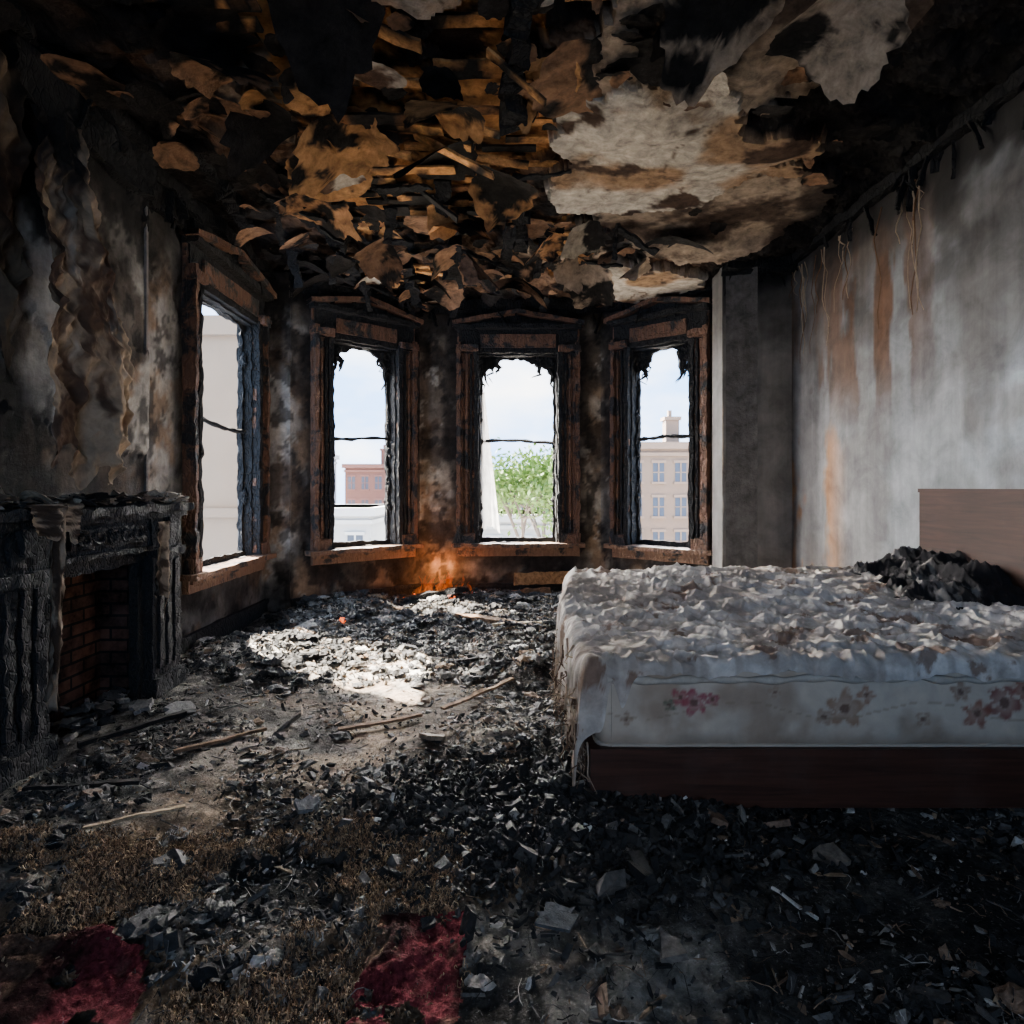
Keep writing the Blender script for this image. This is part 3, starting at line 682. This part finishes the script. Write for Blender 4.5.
def sheet(b,top,bot,nu,nv,fold,amp,N,seed,colf,ragged=.3,mi=0,crump=1.,belly=0,side=1.2):
    s=np.linspace(0,1,nu);t=np.linspace(0,1,nv);S,Tt=np.meshgrid(s,t,indexing='ij')
    top=np.array(top,float);bot=np.array(bot,float)
    rg=1-ragged*fbm(s*5,0,0,seed,4)
    TT=Tt*rg[:,None]
    P=(top[0]*(1-S)[...,None]+top[1]*S[...,None])*(1-TT)[...,None]+(bot[0]*(1-S)[...,None]+bot[1]*S[...,None])*TT[...,None]
    wS=S+.15*(fbm(S*3,TT*3,0,seed+8)-.5)
    d=amp*(np.sin(wS*fold*6.28+3*fbm(S*2,TT*2,0,seed+1)*2)*(.3+.7*TT)+crump*1.6*(ridge(S*3+TT*2,TT*7-S*1.5,0,seed+2,4)**1.5-.35))
    d=d+belly*np.sin(np.pi*np.clip(TT*1.05,0,1))**1.5*TT
    P=P+d[...,None]*np.array(N,float)+np.stack([0*d,(fbm(S*3,TT*4,0,seed+5)-.5)*amp*side,0*d],-1)
    b.add(P.reshape(-1,3),gf(nu,nv),mi,colf(S,TT,P).reshape(-1,3))
def pcol(S,T,P):
    C=np.zeros(S.shape+(3,))+np.array([.34,.25,.165])
    C=lerp(C,(.09,.055,.036),ss(.42,.58,fbm(S*4,T*6,0,401,6,.6)))
    C=lerp(C,(.46,.40,.32),ss(.58,.66,fbm(S*6,T*5,0,405))*.7)
    return lerp(C,(.015,.013,.012),ss(.30,.06,T+(fbm(S*5,T*5,0,403)-.5)*.5))
b=MB()
sheet(b,[(-2.16,2.82,3.05),(-2.20,3.18,3.1)],[(-2.00,2.66,1.20),(-2.07,3.42,1.22)],120,200,1.2,.06,(1,0,0),410,pcol,.2,0,1.5,.14,1.5)
sheet(b,[(-2.19,3.1,2.9),(-2.22,3.34,2.85)],[(-2.10,3.15,2.2),(-2.2,3.36,2.3)],50,90,1.2,.04,(1,0,0),420,pcol,.5,0,1.2)
sheet(b,[(-2.18,2.0,3.3),(-2.18,2.75,3.3)],[(-2.1,2.2,1.7),(-2.13,2.72,1.4)],60,110,2.5,.06,(1,0,0),430,lambda S,T,P:pcol(S,T,P)*.25,.5,0,1.5)
b.make('hanging_burnt_wallpaper',M_cloth,smooth=True)
b=MB()
def tcol(S,T,P):
    C=np.zeros(S.shape+(3,))+np.array([.27,.21,.15]);return lerp(C,(.05,.035,.025),ss(.42,.56,fbm(S*3,T*14,0,441)))
sheet(b,[(-1.99,2.72,1.22),(-1.99,2.82,1.22)],[(-1.99,2.70,.25),(-2.01,2.77,.2)],16,90,1.2,.022,(1,0,0),440,tcol,.3)
sheet(b,[(-2.0,2.6,1.225),(-1.98,2.9,1.225)],[(-1.98,2.62,1.05),(-1.98,2.86,1.0)],24,40,1.5,.02,(1,0,0),443,tcol,.5)
sheet(b,[(-1.99,3.55,1.1),(-1.99,3.68,1.1)],[(-2.02,3.56,.55),(-2.0,3.66,.5)],12,50,1,.02,(1,0,0),445,tcol,.4)
b.make('burnt_curtain_rag',M_cloth,fp,smooth=True)
# ------------------------------------------------------------ bed
bed=bpy.data.objects.new('bed',None);bpy.context.collection.objects.link(bed)
BX0,BX1,BY0,BY1=.315,2.58,2.28,3.90
b=MB()
for (a,c,d,e) in ((BX0,BX1,BY0,BY0+.03),(BX0,BX1,BY1-.03,BY1),(BX0,BX0+.03,BY0+.03,BY1-.03)):
    box(b,ID,a,c,d,e,.12,.335,cell=.05,rough=.0015)
box(b,ID,BX0+.03,BX1,BY0+.03,BY1-.03,.27,.30)
b.make('frame_rails',M_mahog,bed)
b=MB();box(b,ID,.75,2.5,2.65,3.75,0,.28);b.make('plinth',M_mahog,bed)
b=MB();box(b,ID,2.58,2.63,2.1,3.86,.12,1.275,cell=.08,rough=.001);box(b,ID,2.57,2.64,2.1,3.86,1.267,1.29)
b.make('headboard',M_headb,bed)
b=MB()
def flower(C,x,z,cx,cz,R,col,k=5,ph=0):
    dx=x-cx;dz=z-cz;rr=np.hypot(dx,dz)/R*(1+.5*(fbm(x*40,z*40,0,77,3)-.5));th=np.arctan2(dz,dx)
    m=ss(1,.75,rr/(.55+.45*np.abs(np.cos(th*k/2+ph))))*ss(.25,.5,fbm(x*60,z*60,0,79,3)+.08)
    C=lerp(C,col,m*(.55+.4*ss(.2,.9,rr)));return lerp(C,(.10,.05,.035),ss(.28,.2,rr)*.8)
def mcol(P):
    x,y,z=P[...,0],P[...,1],P[...,2]
    C=np.zeros(P.shape)+np.array([.45,.375,.295])
    C=lerp(C,(.28,.205,.145),ss(.44,.62,fbm(x*4,y*4,z*4,501))*.85)
    f=(y<BY0+.15)
    s=np.where(f,x,y)
    D=C
    for (a,c,R,col) in ((.70,.50,.06,(.24,.02,.05)),(.65,.52,.04,(.28,.06,.07)),(.61,.49,.028,(.10,.11,.07)),(.77,.51,.03,(.25,.05,.07)),
        (1.26,.48,.08,(.26,.15,.09)),(1.34,.53,.04,(.25,.13,.08)),(1.18,.45,.04,(.28,.19,.13)),(1.85,.50,.08,(.17,.045,.035)),(1.75,.46,.06,(.23,.08,.05)),(1.93,.55,.055,(.22,.07,.05)),(1.69,.54,.045,(.24,.15,.1)),(2.05,.47,.04,(.16,.08,.05)),(.45,.44,.03,(.28,.2,.14)),(1.0,.54,.03,(.28,.2,.14)),(1.55,.44,.035,(.28,.2,.14))):
        D=flower(D,s,z,a,c,R,col,5 if R>.04 else 4,a*7)
    vine=np.abs(z-(.47+.03*np.sin(s*9)+.03*(fbm(s*6,0,0,91)-.5)))<.0025
    D=lerp(D,(.22,.17,.11),vine*.5)
    D=lerp(D,(.15,.11,.08),ss(.40,.33,z+.05*(fbm(x*7,y*7,0,93)-.5))*.6)
    return D
rad=.05;mx0,mx1,my0,my1=BX0+.03,2.56,BY0+.03,BY1-.03;mz0,mz1=.325,.635
def per():
    pts=[]
    def seg(a,c): 
        n=int(np.hypot(c[0]-a[0],c[1]-a[1])/.007);return [(a[0]+(c[0]-a[0])*i/n,a[1]+(c[1]-a[1])*i/n) for i in range(n)]
    def arc(cx,cy,a0,a1): return [(cx+rad*math.cos(a0+(a1-a0)*i/10),cy+rad*math.sin(a0+(a1-a0)*i/10)) for i in range(10)]
    pts+=seg((mx0+rad,my0),(mx1-rad,my0))+arc(mx1-rad,my0+rad,-np.pi/2,0)+seg((mx1,my0+rad),(mx1,my1-rad))+arc(mx1-rad,my1-rad,0,np.pi/2)
    pts+=seg((mx1-rad,my1),(mx0+rad,my1))+arc(mx0+rad,my1-rad,np.pi/2,np.pi)+seg((mx0,my1-rad),(mx0,my0+rad))+arc(mx0+rad,my0+rad,np.pi,1.5*np.pi)
    return np.array(pts+[pts[0]])
pp=per()
zz=np.linspace(mz0,mz1,40);t=(zz-mz0)/(mz1-mz0)
bul=.022*np.sin(np.pi*t)**.5-.012
d=np.gradient(pp,axis=0);nn=np.stack([d[:,1],-d[:,0]],-1);nn/=np.linalg.norm(nn,axis=1)[:,None]
PX=pp[:,None,0]+nn[:,None,0]*bul[None];PY=pp[:,None,1]+nn[:,None,1]*bul[None];PZ=np.broadcast_to(zz,PX.shape)
wob=.022*(fbm(PX*5,PY*5,PZ*9,511,3)-.5)+.010*(ridge(PX*14,PY*14,PZ*6,513,2)-.5)
P=np.stack([PX+nn[:,None,0]*wob,PY+nn[:,None,1]*wob,PZ],-1)
b.add(P.reshape(-1,3),gf(*PX.shape),0,mcol(P).reshape(-1,3))
box(b,ID,mx0+.02,mx1-.02,my0+.02,my1-.02,mz1-.02,mz1,col=(.4,.37,.33))
for z_ in (mz0+.012,mz1-.01):
    q=pp[::4];tube(b,np.stack([q[:,0],q[:,1],np.full(len(q),z_)],-1),.009,0,6,(.36,.30,.24))
b.make('mattress',M_print,bed,True)
def bedtop(x,y):
    return .665+.11*ss(2.5,3.85,y)+.03*np.exp(-((x-1.2)/.6)**2-((y-3.4)/.5)**2)
b=MB()
Lx=mx1-mx0-.04;Ly=my1-my0
sv=np.concatenate([np.linspace(-1,0,60)[:-1],np.linspace(0,Lx,440)])
tv=np.concatenate([np.linspace(-1,0,18)[:-1],np.linspace(0,Ly,350),1e3+np.linspace(0,1,10)[1:]])
SS,TT=np.meshgrid(sv,tv,indexing='ij')
tin=np.clip(TT,0,Ly);sin_=np.clip(SS,0,Lx)
hangL=.30+.16*fbm(tin*3,0,0,601,3)+.16*(fbm(tin*16,0,0,602,4)-.5)
front=.085+.07*(fbm(sin_*7,0,0,604,4)-.5)+.34*ss(.16,.02,sin_)*fbm(sin_*20,0,0,605,2);back=.2
ds=np.where(SS<0,-SS,0)*hangL
dt=np.where(TT<0,-TT*front,0)+np.where(TT>500,(TT-1e3)*back,0)
def arcm(d,r):
    a=np.clip(d/r,0,np.pi/2);return r*np.sin(a),r*(1-np.cos(a))+np.maximum(d-r*np.pi/2,0)
ox,dnx=arcm(ds,.05);oy,dny=arcm(dt,.03)
x=mx0+sin_-ox;y=my0+.02+tin*(Ly-.04)/Ly+np.where(TT<0,-oy,0)+np.where(TT>500,oy,0)
x=x+.09*ss(3.1,3.85,y)*ss(.7,.35,x)
z=bedtop(x,y)-dnx-dny
wx=x+.22*(fbm(x*4,y*4,0,611)-.5);wy=y+.22*(fbm(x*4,y*4,0,612)-.5)+.25*x
r1=ridge(wx*3,wy*9,0,613,1)**3;r2=ridge(wx*8+2,wy*22,0,615,1)**3;r3=ridge(wx*17,wy*11,0,616,1)**3;r4=ridge(wx*26,wy*42,0,618,2)**2
quilt=np.abs(np.sin(sin_*np.pi/.13+tin*np.pi/.13))*np.abs(np.sin(sin_*np.pi/.13-tin*np.pi/.13))
wr=.024*(r1-.3)+.024*(r2-.3)+.013*(r3-.3)+.009*(r4-.3)+.03*(fbm(x*2.5,y*2.5,0,617)-.5)+.007*quilt**.5
edge=np.clip(np.minimum(dnx+dny,.05)/.05,0,1)
z=z+wr*(1-edge*.5)
fold=.05*(ridge(y*10,z*1.2,0,621,3)-.35)*np.clip(dnx/.08,0,1)
x=x-fold-.05*np.clip(dnx,0,.5)
foldy=.022*(ridge(x*11,z*2,0,623,2)-.3)*np.clip(dny/.05,0,1);y=y-np.where(TT<0,foldy+.012,0)+np.where(TT>500,foldy,0)
z=np.maximum(z,.2)
P=np.stack([x,y,z],-1)
C=np.zeros(P.shape)+np.array([.55,.505,.455])
C=lerp(C,(.34,.285,.24),ss(.47,.60,fbm(x*3.5,y*3.5,z*3,631,6,.6))*.75)
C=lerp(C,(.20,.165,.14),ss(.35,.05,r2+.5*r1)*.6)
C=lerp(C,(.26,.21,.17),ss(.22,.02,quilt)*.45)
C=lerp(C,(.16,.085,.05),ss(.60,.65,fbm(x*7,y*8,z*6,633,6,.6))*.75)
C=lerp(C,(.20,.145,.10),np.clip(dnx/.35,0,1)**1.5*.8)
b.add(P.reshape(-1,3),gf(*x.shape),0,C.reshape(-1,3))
q=np.linspace(mx0+.03,mx1-.02,160)
tube(b,np.stack([q,my0-.012+.006*np.sin(q*30),bedtop(q,my0)-.075+.025*(fbm(q*6,0,0,641,3)-.5)],-1),.013+.004*np.sin(q*40),0,8,(.40,.35,.29))
for k in range(320):
    yy=rng.uniform(my0-.03,my1-.1);xx=mx0-.065+rng.normal(0,.014)+.07*float(ss(3.1,3.85,yy));z0_=.42+rng.normal(0,.07);L=rng.uniform(.05,.24)
    p=[(xx+rng.normal(0,.007)*i,yy+rng.normal(0,.009)*i,z0_-L*i/4) for i in range(5)]
    tube(b,p,np.linspace(.005,.0015,5),0,4,(.30,.23,.17) if k%2 else (.10,.065,.045))
b.make('comforter',M_cloth,bed,True)
b=MB()
u,v=np.meshgrid(np.linspace(0,1,130),np.linspace(0,1,130),indexing='ij')
x=1.97+u*.59+.08*(fbm(u*4,v*4,0,651)-.5);y=3.0+v*.88+.08*(fbm(u*4,v*4,0,652)-.5)
env=np.clip(np.minimum(np.minimum(u,1-u+.3),np.minimum(v,1-v))*5+.3*(fbm(u*6,v*6,0,656)-.5),0,1)**.6
z=bedtop(x,y)-.02+env*(.03+.10*ss(.1,.8,u)*(.6+.6*fbm(u*3,v*3,0,653))+.12*(ridge(u*6+v*2,v*7,0,654,4)**2-.25))
C=np.zeros(x.shape+(3,))+np.array([.022,.02,.02]);C=lerp(C,(.17,.155,.14),ss(.57,.66,fbm(u*9,v*9,0,655,6,.6)))
b.add(np.stack([x,y,z],-1).reshape(-1,3),gf(130,130),0,C.reshape(-1,3))
b.make('charred_pillow',M_cloth,bed,True)
# ------------------------------------------------------------ fire
fire=bpy.data.objects.new('fire',None);bpy.context.collection.objects.link(fire)
t=NT('flame');tc=t.n('ShaderNodeTexCoord');sp=t.n('ShaderNodeSeparateXYZ');t.l(tc.outputs['Generated'],sp.inputs[0])
em=t.n('ShaderNodeEmission');t.l(t.ramp(sp.outputs[2],[(0,(1,.28,.05)),(.5,(1,.16,.02)),(1,(.8,.08,.01))]),em.inputs[0]);em.inputs[1].default_value=1.3
tr=t.n('ShaderNodeBsdfTransparent');mx=t.n('ShaderNodeMixShader')
nz=t.noise(t.coord((1,1,.5)),9,4,.6,1)
a=t.math('MULTIPLY',t.ramp(nz,[(.45,0),(.78,.5)]),t.ramp(sp.outputs[2],[(.0,1),(.55,.5),(1,.05)]))
t.l(a,mx.inputs[0]);t.l(tr.outputs[0],mx.inputs[1]);t.l(em.outputs[0],mx.inputs[2]);t.l(mx.outputs[0],t.out.inputs[0])
b=MB();r_=np.random.default_rng(3)
for k in range(20):
    cx=-.74+r_.normal(0,.16);cy=6.82+r_.normal(0,.05);h=r_.uniform(.10,.36)*math.exp(-((cx+.74)/.3)**2)+.03;z0_=float(floor_h(cx,cy))
    i=np.arange(12)/11;lean=r_.uniform(-.1,.7)
    p=np.stack([cx+lean*h*i+.03*np.sin(i*6+k)*i,cy+.02*np.cos(i*5+k)*i,z0_+h*i],-1)
    tube(b,p,np.maximum(.001,.055*np.sin(np.pi*np.clip(i*.75+.25,0,1))*(1-i)**.4*(.5+h)),0,10)
b.make('flames',t.m,fire,True)
t=NT('ember');n=t.noise(t.coord(),30,4,.6);p=t.bsdf((.02,.012,.01),.9)
t.l(t.ramp(n,[(.48,(0,0,0)),(.62,(1,.14,.02))]),p.inputs['Emission Color']);p.inputs['Emission Strength'].default_value=3
b=MB()
for k in range(40):
    cx=-.66+r_.normal(0,.20);cy=6.70+r_.normal(0,.10);flake(b,np.array([cx,cy,float(floor_h(cx,cy))+.03]),r_.uniform(.02,.05),r_.normal(0,.5),k,(.02,.02,.02),k,.02)
flake(b,np.array([-1.45,5.55,float(floor_h(-1.45,5.55))+.05]),.03,.5,1,(.5,.1,.03),9,.03)
b.make('embers',t.m,fire)
b=MB();bar(b,(-1.0,6.5,.13),(-.4,6.72,.2),.07,.06,0,.04,.02);bar(b,(-.85,6.8,.1),(-.5,6.45,.22),.06,.06,0,.04,.02);bar(b,(-.5,6.55,.12),(-.25,6.4,.2),.05,.05,0,.04,.02)
b.make('burning_logs',M_char,fire)
L=bpy.data.lights.new('fire_glow','POINT');L.energy=14;L.color=(1,.33,.07);L.shadow_soft_size=.10
o=bpy.data.objects.new('fire_glow',L);o.location=(-.72,6.92,.34);bpy.context.collection.objects.link(o);o.parent=fire
# ------------------------------------------------------------ outside
M_glassd=simple('dark_window_glass',(.05,.06,.08),.2,.2)
def building(name,x,y,w,d,base,top,col,floors,cols,roof=None,chim=False):
    mt=simple(name+'_masonry',col,.85,.12,2);mw=simple(name+'_trim',tuple(min(.9,c*1.25) for c in col),.8,.1)
    b=MB();box(b,ID,x-w/2,x+w/2,y,y+d,base,top,0)
    box(b,ID,x-w/2-.25,x+w/2+.25,y-.3,y+d+.2,top-.4,top,1);box(b,ID,x-w/2-.1,x+w/2+.1,y-.12,y+d,top-.8,top-.6,1)
    fh=(top-base-.9)/floors;cwid=w/cols
    for i in range(floors):
        for j in range(cols):
            cx=x-w/2+cwid*(j+.5);z0=base+fh*(i+.3);z1=base+fh*(i+.85);hw=cwid*.25
            box(b,ID,cx-hw,cx+hw,y-.02,y+.1,z0,z1,2)
            box(b,ID,cx-hw-.1,cx+hw+.1,y-.12,y,z0-.12,z0,1);box(b,ID,cx-hw-.1,cx+hw+.1,y-.1,y,z1,z1+.15,1)
            box(b,ID,cx-.04,cx+.04,y-.06,y,z0,z1,1);box(b,ID,cx-hw,cx+hw,y-.06,y,(z0+z1)/2-.03,(z0+z1)/2+.03,1)
    if chim:
        box(b,ID,x-.6,x+.2,y+1,y+1.8,top,top+1.6,0);box(b,ID,x-.7,x+.3,y+.9,y+1.9,top+1.4,top+1.6,1)
        box(b,ID,x-.4,x-.2,y+1.2,y+1.5,top+1.6,top+2.0,1)
    b.make(name,[mt,mw,M_glassd])
building('white_townhouse',1.0,34,8,8,-9,-.2,(.36,.35,.33),3,5)
building('white_townhouse',-5.5,44,6,5,-9,-.2,(.36,.36,.36),3,3)
building('tan_apartment_building',10.2,36,9,9,-9,3.9,(.18,.12,.085),6,7,None,True)
building('grey_apartment_building',3.5,70,16,9,-9,3.2,(.15,.13,.13),5,9)
building('brick_apartment_building',-12,62,8,9,-9,3.6,(.13,.06,.045),5,6,None,True)
building('white_rowhouse',-9.5,30,6,6,-9,.3,(.34,.34,.33),3,4)
building('grey_rowhouse',-20,48,9,9,-9,4.2,(.17,.17,.19),4,5)
b=MB();box(b,ID,-6.4,-3.15,8.2,8.6,-9,3.5,0);box(b,ID,-6.4,-3.1,8.12,8.2,3.3,3.55,0);box(b,ID,-6.4,-3.12,8.14,8.2,.9,1.02,0)
b.make('neighbour_wall',simple('cream_stucco',(.27,.19,.125),.9,.15,2))
b=MB();box(b,ID,-80,80,9,120,-9.3,-9,0);b.make('street_ground',simple('pale_pavement',(.36,.34,.31),.9,.15,.3))
b=MB();r_=np.random.default_rng(5)
def branch(p,d,L,r,dep):
    q=p+d*L;tube(b,[p,(p+q)/2+r_.normal(0,.05,3)*L,q],[r,r*.85,r*.65],0,6)
    if dep==0:
        n=200;c=q+r_.normal(0,.5,(n,3));s=.14
        for i in range(n):
            a=r_.normal(0,1,3);a/=np.linalg.norm(a);e=np.cross(a,(0.3,.5,.8));e/=np.linalg.norm(e)
            b.add([c[i]-a*s,c[i]+e*s*.5,c[i]+a*s,c[i]-e*s*.5],[[0,1,2,3]],1)
        return
    for k in range(3):
        nd=d+r_.normal(0,.42,3);nd[2]=abs(nd[2])+.2;nd/=np.linalg.norm(nd);branch(q,nd,L*.72,r*.62,dep-1)
branch(np.array([1.4,27,-9.]),np.array([0,0,1.]),4.3,.22,3)
b.make('street_tree',[simple('tree_bark',(.12,.09,.07)),simple('tree_leaves',(.09,.15,.03),.7,.4,1)])
b=MB()
sheet(b,[(-.29,7.22,2.35),(-.24,7.24,2.42)],[(-.29,7.22,.75),(-.05,7.26,.70)],20,60,1.3,.015,(0,1,0),701,lambda S,T,P:np.zeros(S.shape+(3,))+np.array([.34,.32,.30]),.1)
b.make('roof_stand_in_sheet',M_sheer,smooth=True)  # sheet in the opening, standing in for a pale roof outside
# ------------------------------------------------------------ sky, sun, camera
w=bpy.data.worlds.new('World');bpy.context.scene.world=w;w.use_nodes=True;nt=w.node_tree;nt.nodes.clear()
o=nt.nodes.new('ShaderNodeOutputWorld');bg=nt.nodes.new('ShaderNodeBackground');tc=nt.nodes.new('ShaderNodeTexCoord')
mp=nt.nodes.new('ShaderNodeMapping');mp.inputs['Scale'].default_value=(1,1,2.5);nt.links.new(tc.outputs['Generated'],mp.inputs[0])
ns=nt.nodes.new('ShaderNodeTexNoise');ns.inputs['Scale'].default_value=3.5;ns.inputs['Detail'].default_value=7;nt.links.new(mp.outputs[0],ns.inputs['Vector'])
rp=nt.nodes.new('ShaderNodeValToRGB');e=rp.color_ramp.elements;e[0].position=.44;e[0].color=(.28,.52,.95,1);e[1].position=.70;e[1].color=(1,.98,.95,1)
nt.links.new(ns.outputs['Fac'],rp.inputs[0]);nt.links.new(rp.outputs[0],bg.inputs[0]);nt.links.new(bg.outputs[0],o.inputs[0])
bg.inputs[1].default_value=8.0
def sun(name,d,e,ang,col):
    S=bpy.data.lights.new(name,'SUN');S.energy=e;S.angle=ang;S.color=col
    so=bpy.data.objects.new(name,S);so.rotation_euler=Vector(d).to_track_quat('-Z','Y').to_euler();so.location=(-20,10,30);bpy.context.collection.objects.link(so)
sun('sun',(1.0,-.62,-1.40),130,.012,(1,.92,.80))
sun('fill_sun_bay',(.12,-1,-.42),66,.9,(1,.96,.90))  # added broad lamp, brightens the room through the bay windows
sun('fill_sun_side',(1,-.45,-.22),40,.9,(1,.98,.97))  # added broad lamp from the left, brightens the right wall
cam=bpy.data.cameras.new('camera');cam.sensor_width=36;cam.lens=620/1024*36;cam.shift_x=7/1024;cam.shift_y=-25/1024;cam.clip_start=.05;cam.clip_end=500
co=bpy.data.objects.new('camera',cam);co.location=(0,0,1.3);co.rotation_euler=(math.pi/2,0,0);bpy.context.collection.objects.link(co);bpy.context.scene.camera=co
